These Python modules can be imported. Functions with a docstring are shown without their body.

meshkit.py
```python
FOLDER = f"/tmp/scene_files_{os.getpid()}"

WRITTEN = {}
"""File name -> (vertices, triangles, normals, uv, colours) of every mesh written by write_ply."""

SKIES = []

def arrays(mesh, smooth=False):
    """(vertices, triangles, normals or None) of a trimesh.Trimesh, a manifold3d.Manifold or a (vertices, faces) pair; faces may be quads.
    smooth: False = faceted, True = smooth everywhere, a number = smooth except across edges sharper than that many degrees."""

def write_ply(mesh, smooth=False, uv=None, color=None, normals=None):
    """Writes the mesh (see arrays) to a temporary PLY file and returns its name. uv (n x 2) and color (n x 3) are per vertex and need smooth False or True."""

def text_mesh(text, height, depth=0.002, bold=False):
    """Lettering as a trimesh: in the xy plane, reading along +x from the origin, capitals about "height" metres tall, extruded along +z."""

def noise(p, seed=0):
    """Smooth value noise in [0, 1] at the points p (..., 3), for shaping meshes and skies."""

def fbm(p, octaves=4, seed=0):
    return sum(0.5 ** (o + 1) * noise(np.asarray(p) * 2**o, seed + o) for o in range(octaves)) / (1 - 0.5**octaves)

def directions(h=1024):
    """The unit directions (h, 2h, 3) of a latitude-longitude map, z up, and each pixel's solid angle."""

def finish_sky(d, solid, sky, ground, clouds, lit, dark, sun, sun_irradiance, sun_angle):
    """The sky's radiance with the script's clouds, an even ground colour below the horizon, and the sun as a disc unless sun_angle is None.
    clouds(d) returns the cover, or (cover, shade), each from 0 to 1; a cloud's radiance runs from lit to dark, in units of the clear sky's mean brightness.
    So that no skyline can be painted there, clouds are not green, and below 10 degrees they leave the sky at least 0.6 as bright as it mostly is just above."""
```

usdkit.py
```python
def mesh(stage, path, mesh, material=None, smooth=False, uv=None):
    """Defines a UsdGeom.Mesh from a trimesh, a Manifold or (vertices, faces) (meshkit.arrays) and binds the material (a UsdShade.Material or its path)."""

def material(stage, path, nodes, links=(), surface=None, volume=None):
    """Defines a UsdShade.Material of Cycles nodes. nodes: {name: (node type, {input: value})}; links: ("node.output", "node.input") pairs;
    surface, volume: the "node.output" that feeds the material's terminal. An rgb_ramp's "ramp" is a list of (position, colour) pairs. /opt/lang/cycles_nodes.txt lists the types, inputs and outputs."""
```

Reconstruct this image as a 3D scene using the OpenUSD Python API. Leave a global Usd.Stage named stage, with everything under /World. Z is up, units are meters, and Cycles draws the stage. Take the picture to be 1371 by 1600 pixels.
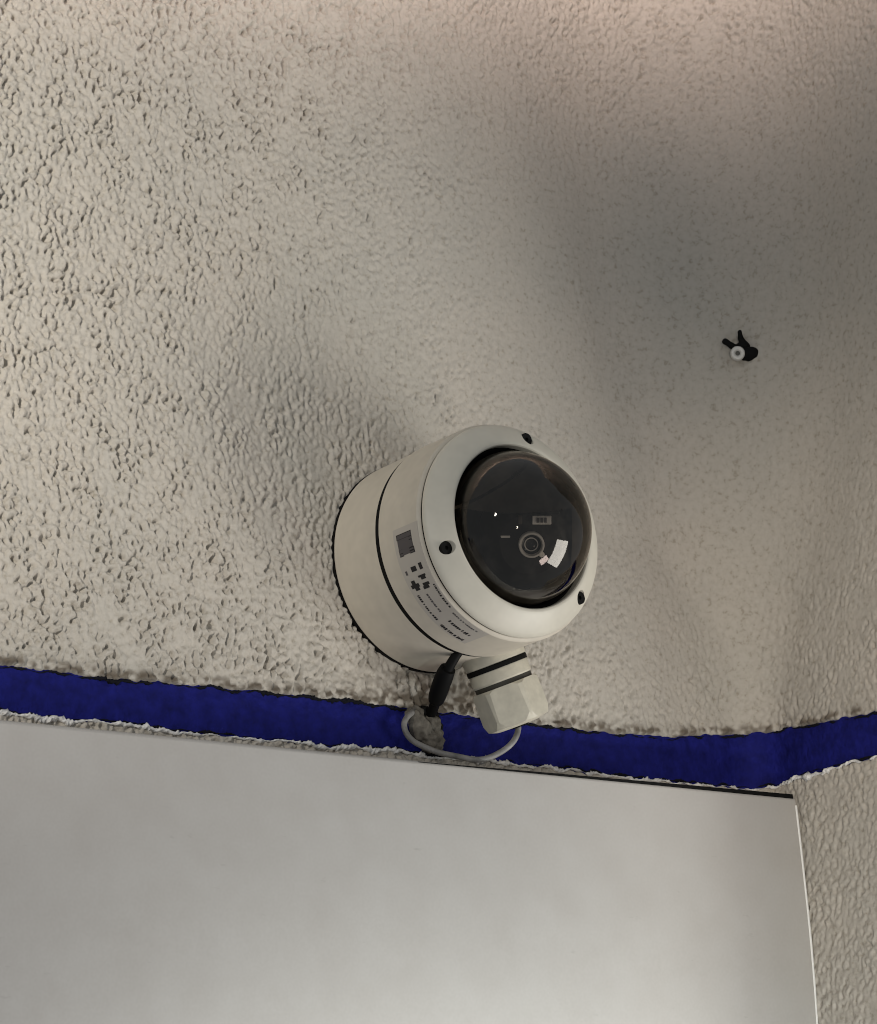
import math, random
import numpy as np, trimesh, manifold3d as m3, usdkit
from scipy.ndimage import gaussian_filter, gaussian_filter1d
from pxr import Usd, UsdGeom, UsdLux, UsdShade, Gf, Sdf

stage = Usd.Stage.CreateInMemory()
UsdGeom.SetStageUpAxis(stage, 'Z'); UsdGeom.SetStageMetersPerUnit(stage, 1.0)
UsdGeom.Xform.Define(stage, '/World'); UsdGeom.Scope.Define(stage, '/World/Looks')
RNG = np.random.default_rng(7); random.seed(7)

# ------------------------------------------------------------------ camera
EYE = np.array([-0.95573, -1.25296, -0.43164])
R_ = np.array([0.79952137, -0.59788865, -0.05739972]); U_ = np.array([-0.12439534, -0.25832006, 0.95801699]); F_ = np.array([0.58761499, 0.7588148, 0.28090697])
cam = UsdGeom.Camera.Define(stage, '/World/camera')
M = Gf.Matrix4d(*R_, 0, *U_, 0, *(-F_), 0, *EYE, 1)
cam.AddTransformOp().Set(M)
cam.CreateHorizontalApertureAttr(20.955); cam.CreateVerticalApertureAttr(20.955 * 1024 / 877)
cam.CreateFocalLengthAttr(4992.47 / 1371 * 20.955)
cam.CreateClippingRangeAttr(Gf.Vec2f(0.01, 100))
cam.CreateExposureAttr(0.0)

# ------------------------------------------------------------------ light
def look_at(prim, pos, target):
    pos, target = np.array(pos, float), np.array(target, float)
    z = pos - target; z /= np.linalg.norm(z)
    x = np.cross([0, 0, 1], z); x /= np.linalg.norm(x); y = np.cross(z, x)
    prim.AddTransformOp().Set(Gf.Matrix4d(*x, 0, *y, 0, *z, 0, *pos, 1))

def rect(name, pos, target, w, h, inten, col, roll=0.0):
    l = UsdLux.RectLight.Define(stage, '/World/' + name); l.CreateWidthAttr(w); l.CreateHeightAttr(h)
    l.CreateIntensityAttr(inten); l.CreateColorAttr(Gf.Vec3f(*col)); look_at(l, pos, target); l.AddRotateZOp().Set(roll); return l

def spot(name, pos, target, radius, inten, col, cone, soft=1.0):
    l = UsdLux.SphereLight.Define(stage, '/World/' + name); l.CreateRadiusAttr(radius); l.CreateIntensityAttr(inten); l.CreateColorAttr(Gf.Vec3f(*col))
    s = UsdLux.ShapingAPI.Apply(l.GetPrim()); s.CreateShapingConeAngleAttr(cone); s.CreateShapingConeSoftnessAttr(soft)
    look_at(l, pos, target); return l

A = np.array([0.57, -0.60, -0.565]); A /= np.linalg.norm(A)
D0 = np.array([0.03, -0.11, 0.0])
LON = globals().get('LON', 'ABCDE')
if 'A' in LON:
    ax = np.cross([0, 0, 1], A); ax /= np.linalg.norm(ax); ay = np.cross(A, ax)
    rect('window_light', D0 + A * 2.6 + ax * 0.20 + ay * 0.12, D0, 1.0, 1.4, 9.0, (1.0, 0.99, 0.94), 16)
    rect('window_light_low', D0 + A * 2.6 - ax * 0.40 - ay * 0.72, D0, 0.42, 0.56, 10.0, (1.0, 0.84, 0.80), -14)
if 'B' in LON: spot('added_left_spot', (-1.6, -0.95, 0.30), (-0.45, 0, 0.14), 0.08, 440.0, (1.0, 0.95, 0.87), 12.3, 1.0)  # added spot, brightens the left of the wall at a grazing angle
if 'C' in LON:
    for k_, (px, tx, i_) in enumerate(((-0.75, -0.24, 680.0), (-0.6, -0.03, 380.0), (-0.95, 0.36, 430.0))):
        spot(f'added_top_spot_{k_}', (px, -1.2, 0.75), (tx, -0.03, 0.56), 0.1, i_, (1.0, 0.80, 0.73), 11.5, 1.0)  # added spots in a row, brighten the top of the wall
if 'D' in LON:
    spot('added_floor_fill', (-0.4, -1.5, -1.5), (-0.01, -0.05, -0.60), 0.12, 560.0, (0.94, 1.0, 0.98), 12.0, 1.0)  # added spot, stands in for bounce from the floor onto the panel
    spot('added_front_fill', (-0.8, -1.5, -0.35), (0.31, -0.06, -0.07), 0.07, 300.0, (1.0, 0.90, 0.78), 8.4, 1.0)  # added fill spot, lifts the corner and the right return
dome = UsdLux.DomeLight.Define(stage, '/World/ambient_light')
dome.CreateIntensityAttr(0.100 if 'E' in LON else 0.0); dome.CreateColorAttr(Gf.Vec3f(0.90, 0.965, 1.03))

# ------------------------------------------------------------------ helpers
used = {}
def path_for(name, parent=None):
    base = (str(parent.GetPath()) if parent is not None else '/World') + '/' + name
    k = used.get(base, -1) + 1; used[base] = k
    return base if k == 0 else f'{base}_{k:03d}'

def obj(name, mesh, mat, parent=None, smooth=30):
    return usdkit.mesh(stage, path_for(name, parent), mesh, mat, smooth=smooth).GetPrim()

def tag(p, label=None, cat=None, group=None, kind=None):
    for k, v in (('label', label), ('category', cat), ('group', group), ('kind', kind)):
        if v: p.SetCustomDataByKey(k, v)
    return p

def thing(name, label, cat, parent=None, kind=None):
    return tag(UsdGeom.Xform.Define(stage, path_for(name, parent)).GetPrim(), label, cat, None, kind)

def revolve(profile, n=128, close=True):
    """profile of (radius, distance out of the wall), turned about the dome's axis; the axis runs along -y"""
    p = np.array(profile, float); t = np.arange(n) * 2 * np.pi / n
    v = np.stack([p[:, 0][:, None] * np.cos(t), -p[:, 1][:, None] + 0 * t, p[:, 0][:, None] * np.sin(t)], -1).reshape(-1, 3)
    m = len(p); f = []
    rows = [(i, (i + 1) % m) for i in range(m if close else m - 1)]
    j = np.arange(n); jn = (j + 1) % n
    for a, b in rows:
        f.append(np.stack([a * n + j, a * n + jn, b * n + jn], 1)); f.append(np.stack([a * n + j, b * n + jn, b * n + j], 1))
    t_ = trimesh.Trimesh(v, np.vstack(f), process=True); t_.merge_vertices()
    t_.update_faces(t_.nondegenerate_faces()); 
    if t_.is_watertight and t_.volume < 0: t_.invert()
    return t_

def arc(cx, cy, r, a0, a1, n=5):
    return [(cx + r * math.cos(math.radians(a)), cy + r * math.sin(math.radians(a))) for a in np.linspace(a0, a1, n)]

def frame_from(z, up=(0, 0, 1)):
    z = np.array(z, float); z /= np.linalg.norm(z)
    x = np.cross(up, z); x /= np.linalg.norm(x); return x, np.cross(z, x), z

def place(mesh, origin, x, y, z):
    T = np.eye(4); T[:3, 0], T[:3, 1], T[:3, 2], T[:3, 3] = x, y, z, origin
    m = mesh.copy(); m.apply_transform(T); return m

def lathe_z(profile, n=48):
    m = trimesh.creation.revolve(np.array(profile, float), sections=n); 
    if m.is_watertight and m.volume < 0: m.invert()
    return m

def tube(points, radii, sides=14, n=70, rough=0.0, seed=1):
    P = np.array(points, float); k = np.linspace(0, 1, len(P))
    from scipy.interpolate import PchipInterpolator, CubicSpline
    u = np.linspace(0, 1, n); C = CubicSpline(k, P)(u); rr = PchipInterpolator(k, np.broadcast_to(radii, (len(P),)))(u)
    T = np.gradient(C, axis=0); T /= np.linalg.norm(T, axis=1, keepdims=True)
    nrm = np.cross(T[0], [0.3, 0.9, 0.1]); nrm /= np.linalg.norm(nrm); V = []
    g = np.random.default_rng(seed)
    jit = 1 + rough * gaussian_filter(g.normal(size=(n, sides)), 1.0, mode='wrap') * 2
    for i in range(n):
        nrm = nrm - T[i] * (nrm @ T[i]); nrm /= np.linalg.norm(nrm); b = np.cross(T[i], nrm)
        a = np.arange(sides) * 2 * np.pi / sides
        V.append(C[i] + (rr[i] * jit[i])[:, None] * (np.cos(a)[:, None] * nrm + np.sin(a)[:, None] * b))
    V = np.vstack(V); f = []
    for i in range(n - 1):
        for j in range(sides):
            a, b, c, d = i * sides + j, i * sides + (j + 1) % sides, (i + 1) * sides + (j + 1) % sides, (i + 1) * sides + j
            f += [(a, b, c), (a, c, d)]
    c0, c1 = len(V), len(V) + 1; V = np.vstack([V, C[0], C[-1]])
    for j in range(sides):
        f.append((c0, (j + 1) % sides, j)); f.append((c1, (n - 1) * sides + j, (n - 1) * sides + (j + 1) % sides))
    t = trimesh.Trimesh(V, f, process=False)
    if t.volume < 0: t.invert()
    return t

def rounded_box(sx, sy, sz, r):
    s = m3.Manifold.sphere(r, 16)
    return m3.Manifold.batch_hull([s.translate((a * (sx / 2 - r), b * (sy / 2 - r), c * (sz / 2 - r))) for a in (-1, 1) for b in (-1, 1) for c in (-1, 1)])

def to_tm(man):
    m = man.to_mesh(); return trimesh.Trimesh(m.vert_properties[:, :3], m.tri_verts, process=False)

# ------------------------------------------------------------------ materials
def plain(name, col, rough=0.5, spec=0.5, noise=None, bump=None, **kw):
    nodes = {'p': ('principled_bsdf', {'base_color': col, 'roughness': rough, 'specular_ior_level': spec, **kw})}; links = []
    nodes['g'] = ('geometry', {})
    if noise:
        amp, scale = noise
        nodes['n'] = ('noise_texture', {'scale': scale, 'detail': 4.0, 'roughness': 0.6})
        lo = tuple(c * (1 - amp) for c in col); hi = tuple(min(1, c * (1 + amp)) for c in col)
        nodes['r'] = ('rgb_ramp', {'ramp': [(0.25, lo), (0.75, hi)]})
        links += [('g.position', 'n.vector'), ('n.fac', 'r.fac'), ('r.color', 'p.base_color')]
    if bump:
        st, scale, dist = bump
        nodes['bn'] = ('noise_texture', {'scale': scale, 'detail': 3.0}); nodes['b'] = ('bump', {'strength': st, 'distance': dist})
        links += [('g.position', 'bn.vector'), ('bn.fac', 'b.height'), ('b.normal', 'p.normal')]
    return usdkit.material(stage, '/World/Looks/' + name, nodes, links, surface='p.BSDF')

def wall_material():
    col = (0.47, 0.43, 0.37)
    nodes = {'g': ('geometry', {}),
             'n1': ('noise_texture', {'scale': 9.0, 'detail': 5.0, 'roughness': 0.6}),
             'n2': ('noise_texture', {'scale': 330.0, 'detail': 3.0, 'roughness': 0.6}),
             'r1': ('rgb_ramp', {'ramp': [(0.3, (0.455, 0.425, 0.374)), (0.7, (0.510, 0.463, 0.400))]}),
             'r2': ('rgb_ramp', {'ramp': [(0.30, (0.72, 0.70, 0.66)), (0.43, (0.93, 0.925, 0.915)), (0.60, (1.0, 1.0, 1.0))]}),
             'm': ('mix', {'mix_type': 'multiply', 'fac': 1.0}),
             'a': ('attribute', {'attribute': 'dirt'}),
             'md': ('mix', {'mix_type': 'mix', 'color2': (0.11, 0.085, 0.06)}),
             'bn': ('noise_texture', {'scale': 900.0, 'detail': 3.0}), 'b': ('bump', {'strength': 0.5, 'distance': 0.0004}),
             'p': ('principled_bsdf', {'roughness': 0.88, 'specular_ior_level': 0.25})}
    links = [('g.position', 'n1.vector'), ('g.position', 'n2.vector'), ('g.position', 'bn.vector'), ('n1.fac', 'r1.fac'), ('n2.fac', 'r2.fac'),
             ('r1.color', 'm.color1'), ('r2.color', 'm.color2'), ('m.color', 'md.color1'), ('a.fac', 'md.fac'), ('md.color', 'p.base_color'),
             ('bn.fac', 'b.height'), ('b.normal', 'p.normal')]
    return usdkit.material(stage, '/World/Looks/stucco', nodes, links, surface='p.BSDF')

STUCCO = wall_material()
PLASTER = plain('plaster_edge', (0.72, 0.70, 0.67), 0.85, 0.3, (0.25, 260.0), (0.6, 700.0, 0.0006))
GREYPL = plain('grey_mortar', (0.13, 0.115, 0.095), 0.9, 0.3, (0.45, 220.0), (0.8, 500.0, 0.0008))
BLUE = plain('blue_paint', (0.0080, 0.0098, 0.122), 0.75, 0.12, (0.4, 140.0), (0.9, 260.0, 0.0016))
PANEL = usdkit.material(stage, '/World/Looks/white_panel_paint', {
    'g': ('geometry', {}), 'mp': ('mapping', {'scale': (1.0, 1.0, 3.0), 'rotation': (0.0, 0.35, 0.0)}),
    'n': ('noise_texture', {'scale': 38.0, 'detail': 5.0, 'roughness': 0.6}), 'r': ('rgb_ramp', {'ramp': [(0.25, (0.412, 0.386, 0.357)), (0.7, (0.434, 0.412, 0.385))]}),
    'n2': ('noise_texture', {'scale': 75.0, 'detail': 3.0, 'roughness': 0.55}), 'r2': ('rgb_ramp', {'ramp': [(0.70, (1, 1, 1)), (0.80, (0.86, 0.855, 0.85))]}),
    'n3': ('noise_texture', {'scale': 700.0, 'detail': 2.0}), 'r3': ('rgb_ramp', {'ramp': [(0.3, (0.955, 0.955, 0.95)), (0.7, (1.0, 1.0, 1.0))]}),
    'm': ('mix', {'mix_type': 'multiply', 'fac': 1.0}), 'm2': ('mix', {'mix_type': 'multiply', 'fac': 1.0}),
    'b': ('bump', {'strength': 0.15, 'distance': 0.0002}), 'rr': ('rgb_ramp', {'ramp': [(0.3, (0.36, 0.36, 0.36)), (0.7, (0.52, 0.52, 0.52))]}),
    'p': ('principled_bsdf', {'roughness': 0.45})},
    [('g.position', 'n.vector'), ('g.position', 'mp.vector'), ('mp.vector', 'n2.vector'), ('g.position', 'n3.vector'), ('n.fac', 'r.fac'), ('n2.fac', 'r2.fac'), ('n3.fac', 'r3.fac'),
     ('r.color', 'm.color1'), ('r2.color', 'm.color2'), ('m.color', 'm2.color1'), ('r3.color', 'm2.color2'), ('m2.color', 'p.base_color'), ('n3.fac', 'b.height'), ('b.normal', 'p.normal'), ('n.fac', 'rr.fac'), ('rr.color', 'p.roughness')], surface='p.BSDF')
PANEL_HIGHLIGHT = plain('panel_edge_highlight', (0.78, 0.77, 0.73), 0.35, 0.5)
SEAL = plain('black_rubber', (0.004, 0.0037, 0.0035), 0.7, 0.15)
HOUSING = plain('housing_plastic', (0.56, 0.505, 0.415), 0.48, 0.4, (0.07, 110.0), (0.1, 1400.0, 0.0001))
COVER = plain('cover_plastic', (0.60, 0.56, 0.468), 0.42, 0.45, (0.055, 120.0))
GLAND = plain('gland_nylon', (0.53, 0.49, 0.395), 0.5, 0.4, (0.14, 160.0), (0.15, 500.0, 0.0003))
STICK = plain('sticker_film', (0.47, 0.43, 0.375), 0.5, 0.4)
INK = plain('print_ink', (0.018, 0.016, 0.016), 0.6, 0.3)
INK2 = plain('print_ink_grey', (0.09, 0.08, 0.08), 0.6, 0.3)
CABLE = plain('black_cable_jacket', (0.003, 0.0028, 0.0028), 0.6, 0.12)
GREYC = plain('grey_cable_jacket', (0.20, 0.19, 0.18), 0.5, 0.5, (0.55, 130.0))
BALL = plain('shroud_black', (0.009, 0.0085, 0.008), 0.55, 0.4)
BALL2 = plain('shroud_dark_grey', (0.075, 0.066, 0.057), 0.65, 0.2, (0.35, 90.0))
MODULE = plain('module_black', (0.005, 0.005, 0.005), 0.35, 0.5)
RING = plain('lens_ring_metal', (0.9, 0.87, 0.83), 0.3, 0.5)
LENS = plain('lens_glass', (0.006, 0.006, 0.008), 0.03, 0.8)
GREYW = plain('sensor_window_grey', (0.88, 0.86, 0.83), 0.35, 0.5)
WHITE = plain('white_plastic', (0.62, 0.60, 0.56), 0.4, 0.5)
STEEL = plain('dark_screw', (0.006, 0.0055, 0.005), 0.6, 0.15)
BUBBLE = usdkit.material(stage, '/World/Looks/dome_bubble', {
    't': ('transparent_bsdf', {}), 'g': ('glossy_bsdf', {'color': (1.0, 0.95, 0.89), 'roughness': 0.03}), 'geo': ('geometry', {}),
    'n': ('noise_texture', {'scale': 55.0, 'detail': 4.0, 'roughness': 0.6, 'distortion': 0.6}), 'r': ('rgb_ramp', {'ramp': [(0.3, (0.40, 0.37, 0.335)), (0.7, (0.60, 0.565, 0.52))]}),
    'd': ('diffuse_bsdf', {'color': (0.30, 0.26, 0.22)}), 'n2': ('noise_texture', {'scale': 42.0, 'detail': 5.0, 'roughness': 0.7}), 'r2': ('rgb_ramp', {'ramp': [(0.46, (0, 0, 0)), (0.75, (0.07, 0.07, 0.07))]}),
    'bw': ('rgb_to_bw', {}), 'f': ('fresnel', {'IOR': 1.55}), 'm': ('mix_closure', {}), 'm2': ('mix_closure', {})},
    [('geo.position', 'n.vector'), ('geo.position', 'n2.vector'), ('n.fac', 'r.fac'), ('r.color', 't.color'), ('n2.fac', 'r2.fac'), ('r2.color', 'bw.color'), ('bw.val', 'm2.fac'),
     ('t.BSDF', 'm2.closure1'), ('d.BSDF', 'm2.closure2'), ('f.fac', 'm.fac'), ('m2.closure', 'm.closure1'), ('g.BSDF', 'm.closure2')], surface='m.closure')

# ------------------------------------------------------------------ stucco wall: left face, rounded inside corner, right return
XC, RO = 0.2247, 0.012
def smoothstep(a, b, x):
    t = np.clip((x - a) / (b - a), 0, 1); return t * t * (3 - 2 * t)
def corner_radius(z): return 0.020 + 0.075 * smoothstep(-0.085, 0.12, np.asarray(z, float))    # sharp at the band, swept out higher up
def return_depth(z): return 0.112 + 0.20 * smoothstep(-0.06, 0.26, np.asarray(z, float))       # the return leans forward as it rises, like the foot of an arch
S_MID = 0.36 + XC - 0.020 + 0.020 * np.pi / 4
def wall_path(s, z=-0.09):
    """s runs along the wall; gives the point (x, y) of the smooth wall and the normal that leaves it"""
    s, z = np.broadcast_arrays(np.asarray(s, float), np.asarray(z, float)); RF = corner_radius(z); DEPTH = return_depth(z)
    t = s - S_MID; h = RF * np.pi / 4; L2 = DEPTH - RF - RO; A2 = RO * np.pi / 2
    P = np.zeros(s.shape + (2,)); N = np.zeros_like(P)
    a = t < -h; P[a, 0] = (XC - RF + t + h)[a]; N[a] = (0, -1)
    b = (t >= -h) & (t < h); q = ((t + h) / RF)[b]; r = RF[b]
    P[b, 0] = XC - r + r * np.sin(q); P[b, 1] = -r + r * np.cos(q); N[b, 0] = -np.sin(q); N[b, 1] = -np.cos(q)
    c = (t >= h) & (t < h + L2); P[c, 0] = XC; P[c, 1] = -(RF + t - h)[c]; N[c] = (-1, 0)
    d = (t >= h + L2) & (t < h + L2 + A2); q = ((t - h - L2) / RO)[d]
    P[d, 0] = XC + RO - RO * np.cos(q); P[d, 1] = -(DEPTH[d] - RO) - RO * np.sin(q); N[d, 0] = -np.cos(q); N[d, 1] = -np.sin(q)
    e = t >= h + L2 + A2; P[e, 0] = XC + RO + (t - h - L2 - A2)[e]; P[e, 1] = -DEPTH[e]; N[e] = (0, -1)
    return P, N
S_END = S_MID + 0.020 * np.pi / 4 + 0.112 - 0.020 - RO + RO * np.pi / 2
def sx(x): return S_MID - 0.020 * np.pi / 4 - (XC - 0.020 - x)                      # s on the left face

STEP = 0.00066
S = np.arange(0, S_MID + 0.36, STEP); Z = np.arange(-0.30, 0.46, STEP)
def wave1(n, sig, seed):
    w = gaussian_filter1d(np.random.default_rng(seed).normal(size=n), sig); return w / w.std()
top_edge = -0.0742 + 0.0006 * wave1(len(S), 40, 1) + 0.00035 * wave1(len(S), 3, 2) + 0.0055 * np.exp(-((S - sx(0.225)) / 0.055) ** 2) * 0.9
bot_edge = -0.0981 + 0.0004 * wave1(len(S), 30, 3) + 0.0004 * wave1(len(S), 3, 4)

def band_noise(shape, s1, s2, seed, stretch=1.35):
    w = np.random.default_rng(seed).normal(size=shape)
    f = gaussian_filter(w, (s1 * stretch, s1)) - gaussian_filter(w, (s2 * stretch, s2)); return f / f.std()
shape = (len(Z), len(S))
n_a = band_noise(shape, 1.15, 2.3, 11); n_b = band_noise(shape, 1.8, 4.0, 12); n_c = band_noise(shape, 7, 16, 13); n_d = band_noise(shape, 0.75, 1.4, 14, 1.0)
worm = 0.85 * np.tanh(1.0 * n_a + 0.55 * n_b) + 0.16 * n_d
pits = -np.clip(-(n_a + 0.5 * n_b) - 1.0, 0, 1.8)
SS, ZZ = np.meshgrid(S, Z)
# where the render coat was trowelled smoother
def blob(s0, z0, a, b, rot=0):
    u, v = SS - s0, ZZ - z0; c, s_ = math.cos(rot), math.sin(rot); p, q = c * u + s_ * v, -s_ * u + c * v
    return np.exp(-(p / a) ** 2 - (q / b) ** 2)
smoothed = np.clip(0.95 * blob(sx(0.24), 0.20, 0.24, 0.085, 0.1) + 0.84 * blob(sx(0.24), 0.06, 0.22, 0.13) + 0.35 * blob(sx(-0.075), 0.08, 0.06, 0.06) + 0.35 * (SS > sx(0.1)) * blob(sx(0.26), -0.2, 0.2, 0.12), 0, 0.86)
amp = (0.00060 + 0.00040 * (1 - smoothstep(-0.12, 0.10, SS - S_MID + 0.22))) * (1 - smoothed) * np.clip(1 + 0.28 * n_c, 0.35, 1.7)
H = amp * worm + 0.95 * amp * pits + 0.00012 * n_c
lip = 1 / (1 + np.exp(-(np.maximum(ZZ - top_edge[None], bot_edge[None] - ZZ)) / 0.00025))

pd = F_ + R_ * (1152 - 685.5) / 4992.47 - U_ * (553 - 800) / 4992.47          # where the plug's line meets the swept corner
r_ = float(corner_radius(0.15)); cx_, cy_ = XC - r_, -r_
aa = pd[0] ** 2 + pd[1] ** 2; bb = (EYE[0] - cx_) * pd[0] + (EYE[1] - cy_) * pd[1]; cc = (EYE[0] - cx_) ** 2 + (EYE[1] - cy_) ** 2 - r_ ** 2
pc = EYE + pd * ((-bb + math.sqrt(bb * bb - aa * cc)) / aa); n2 = (np.array([cx_, cy_]) - pc[:2]) / r_
pj = int(np.argmin(np.abs(wall_path(S, pc[2])[0] - pc[:2]).sum(1)))
pr = np.hypot(SS - S[pj] - 0.001, ZZ - pc[2] - 0.003)
plug_scar = 0.0007 * np.exp(-((pr - 0.0115) / 0.0016) ** 2) * np.clip(0.5 + 0.6 * n_c, 0, 1.2) - 0.0009 * np.exp(-(pr / 0.006) ** 2)
near_top = np.exp(-((ZZ - top_edge[None] - 0.0022) / 0.0030) ** 2)
bump_rag = 0.7 * band_noise(shape, 1.5, 4, 21, 0.9) + 0.6 * band_noise(shape, 5, 14, 22, 0.6)
H = np.maximum(H + near_top * 0.0006 * np.clip(bump_rag, -1.5, 2.5) + plug_scar, np.where(ZZ < -0.066, -0.0008, -0.0030))
H = H * lip + (lip - 1) * 0.0030
# dirt gathered in a broken line over the blue band
dirt = near_top * np.clip(0.48 + 0.65 * bump_rag, 0, 1) * 0.9
dirt *= (SS < sx(0.30))
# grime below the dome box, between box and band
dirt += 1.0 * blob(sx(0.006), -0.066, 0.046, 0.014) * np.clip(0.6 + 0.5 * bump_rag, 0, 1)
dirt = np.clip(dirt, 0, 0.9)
P2, N2 = wall_path(SS, ZZ)
V = np.empty(shape + (3,)); V[..., :2] = P2 + N2 * H[..., None]; V[..., 2] = ZZ
ii, jj = np.meshgrid(np.arange(shape[0] - 1), np.arange(shape[1] - 1), indexing='ij')
a0 = (ii * shape[1] + jj).ravel(); quads = np.stack([a0, a0 + 1, a0 + shape[1] + 1, a0 + shape[1]], 1)
wall = thing('stucco_wall', 'cream rough stucco wall with a rounded inside corner behind the dome camera', 'wall', kind='structure')
wm = usdkit.mesh(stage, path_for('stucco_surface', wall), (V.reshape(-1, 3), quads), STUCCO, smooth=True)
UsdGeom.PrimvarsAPI(wm).CreatePrimvar('dirt', Sdf.ValueTypeNames.FloatArray, 'vertex').Set([float(x) for x in dirt.ravel()])

def strip(s0, s1, ds, zlo, zhi, off, thick):
    """a band that follows the wall: zlo, zhi functions of s"""
    s = np.arange(s0, s1, ds); P, N = wall_path(s); rows = []
    lo, hi = zlo(s), zhi(s)
    for z, o in ((hi, off - thick), (hi, off - 0.0004), (hi - 0.0006, off), (lo + 0.0006, off), (lo, off - 0.0004), (lo, off - thick)):
        P, N = wall_path(s, z); rows.append(np.stack([P[:, 0] + N[:, 0] * o, P[:, 1] + N[:, 1] * o, z], 1))
    n = len(s); Vv = np.vstack(rows); f = []
    j = np.arange(n - 1)
    for r in range(5):
        f += [np.stack([r * n + j, (r + 1) * n + j, (r + 1) * n + j + 1], 1), np.stack([r * n + j, (r + 1) * n + j + 1, r * n + j + 1], 1)]
    return trimesh.Trimesh(Vv, np.vstack(f), process=False)

band = strip(0.001, S_END, 0.002, lambda s: np.full_like(s, -0.1010), lambda s: np.full_like(s, -0.0660), -0.0012, 0.001)
tag(obj('painted_band', band, BLUE, smooth=40), 'deep blue painted band running along the stucco wall above the white panel', 'band')

# ragged white plaster bead under the band
def bead(s0, s1, zf, r0, seed, offs, low=0.18, fine=2.5):
    s = np.arange(s0, s1, 0.0009); P, N = wall_path(s); n = len(s)
    r = r0 * np.clip(1 + 0.5 * wave1(n, fine, seed) + 0.4 * wave1(n, 14, seed + 1), low, 2.6)
    z = zf(s) + 0.0003 * wave1(n, 3, seed + 2)
    a = np.arange(8) * 2 * np.pi / 8; r = r[:, None] * (1 + 0.4 * np.random.default_rng(seed + 5).normal(size=(n, 8)).clip(-1.6, 2.2))
    Vv = np.stack([P[:, None, 0] + N[:, None, 0] * (offs + r * np.cos(a)), P[:, None, 1] + N[:, None, 1] * (offs + r * np.cos(a)), z[:, None] + r * np.sin(a)], -1).reshape(-1, 3)
    f = []
    j = np.arange(8); jn = (j + 1) % 8
    for i in range(n - 1):
        f.append(np.stack([i * 8 + j, i * 8 + jn, (i + 1) * 8 + jn], 1)); f.append(np.stack([i * 8 + j, (i + 1) * 8 + jn, (i + 1) * 8 + j], 1))
    t = trimesh.Trimesh(Vv, np.vstack(f), process=False)
    return t
obj('plaster_edge', bead(0.002, S_END - 0.002, lambda s: np.interp(s, S, bot_edge) - 0.0003, 0.00062, 31, 0.0002, 0.05, 1.6), PLASTER, wall, smooth=True)

EDGE_SHADE = plain('edge_shade_dark', (0.008, 0.008, 0.012), 0.8, 0.1)  # shadow along both edges of the band, painted as near-black lines
obj('shade_line', bead(0.002, S_END - 0.002, lambda s: np.interp(s, S, top_edge) - 0.0006, 0.00055, 41, -0.0012, 0.0, 2.0), EDGE_SHADE, wall, smooth=True)
obj('shade_line', bead(0.002, S_END - 0.002, lambda s: np.interp(s, S, bot_edge) + 0.0011, 0.00040, 51, -0.0012, 0.0, 2.0), EDGE_SHADE, wall, smooth=True)

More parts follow.
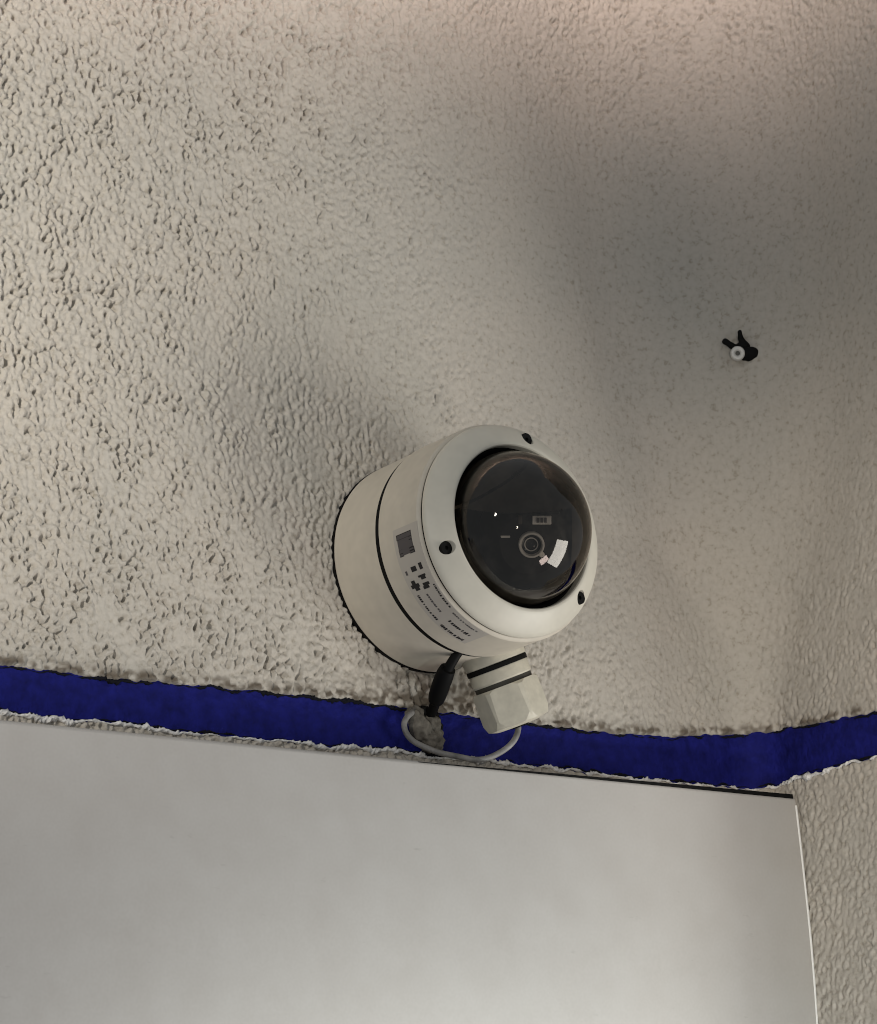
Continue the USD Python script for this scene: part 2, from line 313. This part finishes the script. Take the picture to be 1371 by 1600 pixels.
# ------------------------------------------------------------------ white panel under the band
pan = thing('white_panel', 'smooth white metal panel box with curved lower face under the blue band', 'panel')
X0, X1 = -0.40, 0.2207
prof = [(-0.001, -0.1082), (-0.0275, -0.1082)] + [(-0.0275 - 0.0025 * math.sin(math.radians(t)), -0.1107 + 0.0025 * math.cos(math.radians(t))) for t in (25, 50, 75, 90)]
z = -0.165; y = -0.030; ang = 0.0
prof.append((y, z))
while z > -0.345:
    ang = min(ang + 0.25, 5); z -= 0.0045 * math.cos(math.radians(ang)); y += 0.0045 * math.sin(math.radians(ang)); prof.append((min(y, -0.002), z))
prof.append((-0.001, z))
def panel_x1(zz): return X1 + 0.0034 * np.clip((-0.112 - zz) / 0.12, 0, 1.3) ** 0.8
def extrude_panel(prof, x0, xf):
    prof = np.array(prof); n = len(prof); xs = np.linspace(0, 1, 60); rows = []
    for k in xs: rows.append(np.stack([x0 + (xf(prof[:, 1]) - x0) * k, prof[:, 0], prof[:, 1]], 1))
    Vv = np.vstack(rows); f = []; j = np.arange(n); jn = (j + 1) % n
    for i in range(len(xs) - 1):
        f += [np.stack([i * n + j, i * n + jn, (i + 1) * n + jn], 1), np.stack([i * n + j, (i + 1) * n + jn, (i + 1) * n + j], 1)]
    from shapely.geometry import Polygon
    v2, f2 = trimesh.creation.triangulate_polygon(Polygon(prof), engine='earcut')
    order = [int(np.argmin(np.abs(prof - q).sum(1))) for q in v2]; cap = np.array(order)[f2]
    f += [cap[:, ::-1], cap + (len(xs) - 1) * n]
    t = trimesh.Trimesh(Vv, np.vstack(f), process=False); t.fix_normals(); return t
obj('front_panel', extrude_panel(prof, X0, panel_x1), PANEL, pan, smooth=35)
# folded edge along the right side, following the face; its highlight is painted white
ed = []
face = [q for q in prof[3:-1]]
pts = [(panel_x1(q[1]) + 0.0002, q[0] + 0.0007, q[1]) for q in face if q[1] < -0.112]
pts = [(panel_x1(z_) + 0.0002, -0.0293, z_) for z_ in (-0.113, -0.122, -0.131, -0.140, -0.149, -0.158)] + pts
obj('folded_edge', tube(pts, 0.00105, sides=10, n=160), PANEL_HIGHLIGHT, pan, smooth=True)
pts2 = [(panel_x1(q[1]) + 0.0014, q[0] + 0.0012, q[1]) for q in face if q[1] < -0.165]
obj('gap_shade', tube([pts2[0], pts2[len(pts2) // 2], pts2[-1]], [0.0004, 0.0009, 0.0010], sides=8, n=60), SEAL, pan, smooth=True)  # black tube in place of the shadow between panel edge and wall
# gap shadow along the top edge as a black strip, thicker to the right
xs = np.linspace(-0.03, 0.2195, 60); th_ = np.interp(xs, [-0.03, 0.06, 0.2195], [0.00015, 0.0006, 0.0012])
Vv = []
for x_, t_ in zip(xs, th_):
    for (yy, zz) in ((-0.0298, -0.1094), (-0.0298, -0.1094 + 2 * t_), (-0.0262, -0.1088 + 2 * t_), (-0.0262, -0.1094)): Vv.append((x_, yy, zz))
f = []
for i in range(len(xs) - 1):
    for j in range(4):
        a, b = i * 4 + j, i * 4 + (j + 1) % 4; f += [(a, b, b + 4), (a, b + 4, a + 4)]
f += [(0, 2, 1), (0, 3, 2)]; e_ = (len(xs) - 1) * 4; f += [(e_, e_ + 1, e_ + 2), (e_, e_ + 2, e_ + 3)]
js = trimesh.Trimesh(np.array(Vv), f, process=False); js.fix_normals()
obj('gap_shade', js, SEAL, pan, smooth=False)
# small scuff on the lower left of the face
def panel_y(zz):
    pz = np.array(face); o = np.argsort(pz[:, 1]); return np.interp(zz, pz[o, 1], pz[o, 0])
# ------------------------------------------------------------------ the dome camera
dc = thing('dome_camera', 'cream security dome camera with smoked bubble, mounted on the stucco wall above the blue band', 'security camera')
# wall gasket
obj('wall_gasket', revolve([(0.030, -0.004), (0.0546, -0.004), (0.0549, 0.0016), (0.030, 0.0016)]), SEAL, dc)
# back box
obj('mount_box', revolve([(0.030, 0.0017)] + [(0.0543, 0.0017), (0.0548, 0.003)] + [(0.0550, 0.0374), (0.0548, 0.0378), (0.030, 0.0378)]), HOUSING, dc)
obj('joint_gasket', revolve([(0.030, 0.0378), (0.0549, 0.0378), (0.0549, 0.0410), (0.030, 0.0410)]), SEAL, dc)
# body shell
obj('body_shell', revolve([(0.030, 0.0410), (0.0550, 0.0410), (0.0557, 0.0417), (0.0558, 0.0465), (0.0556, 0.0473), (0.0556, 0.0728), (0.0551, 0.0735), (0.0540, 0.0742), (0.030, 0.0742)]), HOUSING, dc)
# front cover: cone with lip; screw holes cut out
RSC, DSC, T0 = 0.048, 0.0830, 1.3796
cover = revolve([(0.0450, 0.0753), (0.0538, 0.0753), (0.0542, 0.0756), (0.0543, 0.0763), (0.0541, 0.0772), (0.0536, 0.0781), (0.0527, 0.0791), (0.0512, 0.0804), (0.0480, 0.0830), (0.0450, 0.0848), (0.0436, 0.0855), (0.0427, 0.0857), (0.0420, 0.0855), (0.0415, 0.0849), (0.0414, 0.0770), (0.0414, 0.0753)], n=160)
cm = m3.Manifold(m3.Mesh(np.array(cover.vertices, np.float32), np.array(cover.faces, np.uint32)))
angles = [T0 + k * 2 * math.pi / 3 for k in (0, -1, -2)]
for a in angles:
    c = m3.Manifold.cylinder(0.03, 0.0034, 0.0034, 32).rotate((90, 0, 0)).translate((RSC * math.cos(a), -0.0740, RSC * math.sin(a)))
    cm = cm - c
obj('front_cover', to_tm(cm), COVER, dc, smooth=32)
for a in angles:
    sock = m3.Manifold.cylinder(0.0016, 0.0033, 0.0033, 24) - m3.Manifold.cylinder(0.002, 0.0012, 0.0012, 6).translate((0, 0, 0.0006))
    s_ = to_tm(sock.rotate((90, 0, 0)).translate((RSC * math.cos(a), -0.0805, RSC * math.sin(a))))
    obj('cover_screw', s_, STEEL, dc, smooth=30)
obj('cover_gasket', revolve([(0.045, 0.0742), (0.0537, 0.0742), (0.0537, 0.0753), (0.045, 0.0753)]), SEAL, dc)
obj('bubble_gasket', revolve([(0.0385, 0.0745), (0.0414, 0.0745), (0.0414, 0.0808), (0.0404, 0.0816), (0.0397, 0.0806), (0.0385, 0.0790)]), SEAL, dc)
# smoked bubble
RB, DB = 0.0395, 0.0768
obj('dome_bubble', revolve([(RB, DB - 0.006)] + [(RB * math.cos(math.radians(t)), DB + RB * math.sin(math.radians(t))) for t in np.linspace(0, 89.6, 40)], n=128, close=False), BUBBLE, dc, smooth=True)
# inner shroud and camera ball
CB = np.array([0, -0.0785, 0])
E1 = np.array([-0.6083, -0.7446, -0.2747]); E1 = E1 / np.linalg.norm(E1)
CM = CB + R_ * 0.0072 - U_ * 0.0034
lens_dir = E1 + 0.06 * R_ - 0.17 * U_; lens_dir /= np.linalg.norm(lens_dir)
lx, ly, lz = frame_from(lens_dir, U_)
sh = trimesh.creation.icosphere(subdivisions=6, radius=0.0340)
c_ = sh.triangles_center / 0.034
q = c_ @ lens_dir; side = c_ @ lx
dg = c_ @ (0.86 * ly - 0.5 * lx)
keep = ((np.abs(side) > 0.80) | ((c_ @ ly) > 0.40)) & (c_[:, 1] < 0.15) & (np.abs(dg - 0.76) > 0.018)
sh2 = sh.submesh([np.nonzero(keep)[0]], append=True); sh2.apply_translation(CB)
obj('inner_shroud', sh2, BALL2, dc, smooth=True)
obj('inner_floor', revolve([(0.0005, 0.0700), (0.0400, 0.0700), (0.0400, 0.0725), (0.0005, 0.0725)], n=64), MODULE, dc)
ball = thing('camera_module', None, None, dc)
bm = trimesh.creation.icosphere(subdivisions=4, radius=0.0255)
bman = m3.Manifold(m3.Mesh(np.array(bm.vertices, np.float32), np.array(bm.faces, np.uint32)))
bman = bman.trim_by_plane((0, 0, -1), -0.0205)
obj('module_ball', place(to_tm(bman), CM, lx, ly, lz), BALL, ball, smooth=30)
def on_lens(mesh, x=0, y=0, h=0.0205): return place(mesh, CM + lx * x + ly * y + lz * h, lx, ly, lz)
obj('lens_ring', on_lens(lathe_z([(0.0046, -0.001), (0.0063, -0.001), (0.0063, 0.0036), (0.0060, 0.0040), (0.0054, 0.0040), (0.0048, 0.0022), (0.0046, -0.001)])), RING, ball)
obj('lens_barrel', on_lens(lathe_z([(0.0028, -0.001), (0.00475, -0.001), (0.00475, 0.0020), (0.0030, 0.0010), (0.0028, -0.001)])), MODULE, ball)
obj('lens_ring', on_lens(lathe_z([(0.0029, 0.0008), (0.0034, 0.0008), (0.0034, 0.0016), (0.0029, 0.0016), (0.0029, 0.0008)])), RING, ball)
obj('lens_glass', on_lens(lathe_z([(0.0, -0.001), (0.0031, -0.001), (0.0031, 0.0010), (0.0026, 0.0018), (0.0016, 0.0024), (0.0007, 0.00265), (0.0, 0.0027)])), LENS, ball, smooth=True)
wx, wy = 0.0050, 0.0118
obj('sensor_window', on_lens(to_tm(rounded_box(0.0094, 0.0044, 0.0016, 0.0005)), wx, wy), GREYW, ball)
for k in range(3):
    obj('window_print', on_lens(trimesh.creation.box((0.0013, 0.0024, 0.0004)), wx - 0.0018 + 0.0018 * k, wy, 0.0215), INK2, ball, smooth=False)
obj('module_bracket', on_lens(to_tm(rounded_box(0.030, 0.0016, 0.003, 0.0005)), -0.001, 0.0152, 0.0178), MODULE, ball)
obj('module_clip', on_lens(to_tm(rounded_box(0.0048, 0.0014, 0.002, 0.0004)), -0.0125, 0.0035, 0.0196), RING, ball)
obj('module_clip', on_lens(to_tm(rounded_box(0.0020, 0.0046, 0.002, 0.0004)), -0.0055, 0.0120, 0.0204), BALL2, ball)
obj('module_screw', on_lens(lathe_z([(0, -0.001), (0.0014, -0.001), (0.0014, 0.0006), (0.0009, 0.0010), (0, 0.0011)], 20), 0.0052, -0.0052), RING, ball)
# printed sticker on the side of the body
def patch(poly_or_rect, R, th=0.0002, mat=INK):
    t0, t1, d0, d1 = poly_or_rect; n = max(2, int(abs(t1 - t0) / 1.5) + 1)
    t = np.radians(np.linspace(t0, t1, n)); Vv, f = [], []
    for a in t:
        for r, d in ((R - 0.0004, d0), (R + th, d0), (R + th, d1), (R - 0.0004, d1)): Vv.append((r * math.cos(a), -d, r * math.sin(a)))
    for i in range(n - 1):
        for j in range(4):
            a, b = i * 4 + j, i * 4 + (j + 1) % 4; f += [(a, b, b + 4), (a, b + 4, a + 4)]
    e = (n - 1) * 4; f += [(0, 2, 1), (0, 3, 2), (e, e + 1, e + 2), (e, e + 2, e + 3)]
    m = trimesh.Trimesh(np.array(Vv), f, process=False); m.fix_normals(); return m
RBY = 0.0556
stk = thing('printed_sticker', None, None, dc)
obj('sticker_film', patch((181, 254, 0.0532, 0.0731), RBY, 0.00012), STICK, stk, smooth=40)
def ink(rects, name, mat=INK):
    obj(name, trimesh.util.concatenate([patch(r, RBY, 0.00022) for r in rects]), mat, stk, smooth=False)
ink([(184.6, 195.2, 0.0560, 0.0674)], 'printed_patch', INK2)
ink([(184.2, 187.0, 0.0556, 0.0676), (187, 192.5, 0.0652, 0.0676), (192.5, 195.6, 0.0640, 0.0679), (192.0, 195.6, 0.0558, 0.0588)], 'printed_frame')
ink([(202.0, 204.6, 0.0606, 0.0646), (201.4, 204.8, 0.0670, 0.0694)], 'printed_symbol')
ink([(207.3, 208.4, 0.0634, 0.0690), (208.4, 209.8, 0.0648, 0.0684)], 'printed_symbol')
ink([(208.6, 210.6, 0.0566, 0.0594), (210.6, 212.6, 0.0552, 0.0614), (212.6, 214.2, 0.0572, 0.0604)], 'printed_symbol')
ink([(211.6, 213.2, 0.0640, 0.0688), (213.2, 214.8, 0.0632, 0.0676)], 'printed_symbol')
ink([(203.0, 205.2, 0.0556, 0.0570)], 'printed_symbol', INK2)
def text_row(t0, t1, d, h, seed, mat):
    g = random.Random(seed); t = t0; rects = []
    while t < t1:
        w = g.uniform(0.5, 1.1); rects.append((t, min(t + w, t1), d - h / 2 * g.uniform(0.6, 1), d + h / 2 * g.uniform(0.6, 1))); t += w + (g.uniform(0.25, 0.45) if g.random() < .8 else 1.0)
    ink(rects, 'printed_line', mat)
text_row(216.5, 232.5, 0.0565, 0.0017, 1, INK); text_row(217.5, 229, 0.0630, 0.0015, 2, INK2); text_row(214, 229, 0.0712, 0.0015, 3, INK)
text_row(236, 251, 0.0556, 0.0024, 4, INK); text_row(235.5, 249.5, 0.0629, 0.0024, 5, INK); text_row(232, 249, 0.0697, 0.0013, 6, INK2)

# cable gland, screwed into the lower side of the back box
gl = thing('cable_gland', None, None, dc)
TH, DG = -1.185, 0.0300
gz = np.array([math.cos(TH), 0, math.sin(TH)]); gx = np.array([0, -1.0, 0]); gy = np.cross(gz, gx)
def on_gland(mesh): return place(mesh, np.array([0, -DG, 0]), gx, gy, gz)
obj('gland_neck', on_gland(lathe_z([(0, 0.046), (0.0166, 0.046), (0.0160, 0.0578), (0.0155, 0.0586), (0, 0.0586)], 64)), GLAND, gl)
obj('gland_seal', on_gland(lathe_z([(0, 0.0586), (0.0158, 0.0586), (0.0160, 0.0600), (0.0158, 0.0613), (0, 0.0613)], 64)), SEAL, gl)
obj('gland_washer', on_gland(lathe_z([(0, 0.0613), (0.0154, 0.0613), (0.0156, 0.0620), (0.0156, 0.0672), (0.0150, 0.0680), (0, 0.0680)], 64)), GLAND, gl)
obj('gland_collar', on_gland(lathe_z([(0, 0.0680), (0.0150, 0.0680), (0.0150, 0.0706), (0, 0.0706)], 48)), plain('gland_shade_nylon', (0.05, 0.045, 0.036), 0.6, 0.3), gl)  # shade of the gap above the nut, put into a darker nylon
hexa = m3.Manifold.cylinder(0.0215, 0.0181, 0.0177, 6).translate((0, 0, 0.0704)) ^ m3.Manifold(m3.Mesh(np.array((cz := lathe_z([(0, 0.070), (0.0160, 0.070), (0.0173, 0.0718), (0.0174, 0.0868), (0.0160, 0.0906), (0.0115, 0.0920), (0, 0.0924)], 96)).vertices, np.float32), np.array(cz.faces, np.uint32)))
hx = to_tm(hexa.rotate((0, 0, 14))); obj('gland_nut', on_gland(hx), GLAND, gl, smooth=22)
obj('gland_bore', on_gland(lathe_z([(0, 0.0900), (0.0045, 0.0900), (0.0050, 0.0924), (0.0040, 0.0928), (0, 0.0928)], 32)), SEAL, gl)

# ------------------------------------------------------------------ cables and the patched hole
blk = thing('black_cable', 'short black cable dropping from the dome camera to the patched hole in the blue band', 'cable')
obj('cable_jacket', tube([(-0.0068, -0.0400, -0.0500), (-0.0074, -0.0375, -0.0535), (-0.0100, -0.0330, -0.0600), (-0.0082, -0.0230, -0.0672), (-0.0025, -0.0090, -0.0740), (0.0000, -0.0010, -0.0775)], [0.0030, 0.0024, 0.0026, 0.0030, 0.0026, 0.0026]), CABLE, blk, smooth=True)
obj('heat_shrink_sleeve', tube([(-0.0103, -0.0322, -0.0608), (-0.0094, -0.0270, -0.0645), (-0.0075, -0.0205, -0.0688), (-0.0045, -0.0135, -0.0722)], [0.0040, 0.0047, 0.0047, 0.0040], n=30), CABLE, blk, smooth=True)
obj('cable_boot', place(lathe_z([(0, -0.001), (0.0055, -0.001), (0.0055, 0.0012), (0.0042, 0.0030), (0, 0.0030)], 28), np.array([-0.0055, -0.0412, -0.0492]), *frame_from((-0.15, 0.55, -1.0), (0, 1, 0))), CABLE, blk)
G = [(-0.0085, 0.0000, -0.0752), (-0.0150, -0.0040, -0.0790), (-0.0194, -0.0055, -0.0846), (-0.0176, -0.0075, -0.0918), (-0.0103, -0.0100, -0.0963), (-0.0036, -0.0140, -0.0995), (0.0052, -0.0180, -0.1016), (0.0142, -0.0220, -0.1030), (0.0227, -0.0270, -0.1000), (0.0302, -0.0300, -0.0938), (0.0330, -0.0310, -0.0860), (0.0300, -0.0300, -0.0800)]
gc = obj('grey_cable', tube(G, 0.0015, n=140, sides=12), GREYC, smooth=True)
tag(gc, 'thin grey cable looping under the dome camera from the patched hole to the hexagonal gland', 'cable')
def lump(parts, seed, amp=0.0005, edge=0.0012):
    m = m3.Manifold()
    for (a, ra, b, rb) in parts:
        m = m + m3.Manifold.batch_hull([m3.Manifold.sphere(ra, 20).translate(a), m3.Manifold.sphere(rb, 20).translate(b)])
    t = to_tm(m.refine_to_length(edge)); t.merge_vertices()
    trimesh.smoothing.filter_taubin(t, iterations=6)
    import meshkit
    g = np.random.default_rng(seed); K = g.normal(size=(24, 3)) * 900; ph = g.uniform(0, 6.28, 24)
    d = np.cos(t.vertices @ K.T + ph).sum(1) / math.sqrt(12); t.vertices += t.vertex_normals * (amp * d)[:, None]
    return t
mo = lump([((-0.0085, 0.001, -0.0770), 0.0045, (-0.0060, -0.001, -0.0850), 0.0060), ((-0.0060, -0.001, -0.0850), 0.0060, (0.0010, -0.001, -0.0915), 0.0050), ((0.001, 0.0, -0.0800), 0.0045, (0.0045, -0.002, -0.0905), 0.0030)], 5, 0.0007)
mp = thing('mortar_patch', 'rough grey lump of mortar around the cables on the blue band', 'mortar')
obj('mortar_lump', mo, GREYPL, mp, smooth=True)
obj('ragged_hole', lump([((-0.0035, 0.0022, -0.0765), 0.0046, (0.0040, 0.0022, -0.0790), 0.0048), ((0.0040, 0.0022, -0.0790), 0.0048, (0.0055, 0.0022, -0.0870), 0.0040)], 15, 0.0006), SEAL, mp, smooth=True)

# ------------------------------------------------------------------ broken plug high in the corner, right of the dome
pn = np.array([n2[0], n2[1], 0]); px_ = np.array([-pn[1], pn[0], 0]); px_ = px_ if px_ @ R_ > 0 else -px_; pz_ = np.array([0, 0, 1.0])
# image axes within the wall plane
def plug_pt(u, v, w): return pc + R_ * u + U_ * v + (-F_) * w
pk = thing('wall_plug', 'small white wall plug with broken black plastic tabs in the corner right of the camera', 'wall plug')
k = 1 / 2650.0
ringm = lathe_z([(0.0013, -0.004), (0.0038, -0.004), (0.0040, 0.0016), (0.0034, 0.0026), (0.0020, 0.0026), (0.0013, 0.0016), (0.0013, -0.004)], 40)
fd = -F_ * 0.9 + pn * 0.4; fx, fy, fz = frame_from(fd, U_)
obj('plug_sleeve', place(ringm, plug_pt(0, 0, 0.004), fx, fy, fz), WHITE, pk)
obj('plug_core', place(lathe_z([(0, -0.004), (0.0014, -0.004), (0.0014, 0.0006), (0, 0.0006)], 24), plug_pt(0, 0, 0.004), fx, fy, fz), plain('plug_core_grey', (0.12, 0.115, 0.10), 0.6), pk)
def P_(x, y, w=0.0): return tuple(plug_pt((x - 1152) * k, -(y - 553) * k, w))
obj('black_tab', lump([(P_(1134, 535, .003), 0.0017, P_(1150, 545, .002), 0.0019), (P_(1150, 545, .002), 0.0019, P_(1160, 541, .001), 0.0030), (P_(1155, 522, .004), 0.0013, P_(1158, 533, .002), 0.0018), (P_(1158, 533, .002), 0.0018, P_(1163, 542, .001), 0.0030)], 8, 0.0001, 0.0008), SEAL, pk, smooth=True)
obj('black_tab', lump([(P_(1164, 553, .002), 0.0040, P_(1174, 553, .002), 0.0040), (P_(1174, 553, .002), 0.0040, P_(1170, 556, .002), 0.0036)], 9, 0.0001, 0.0008), SEAL, pk, smooth=True)
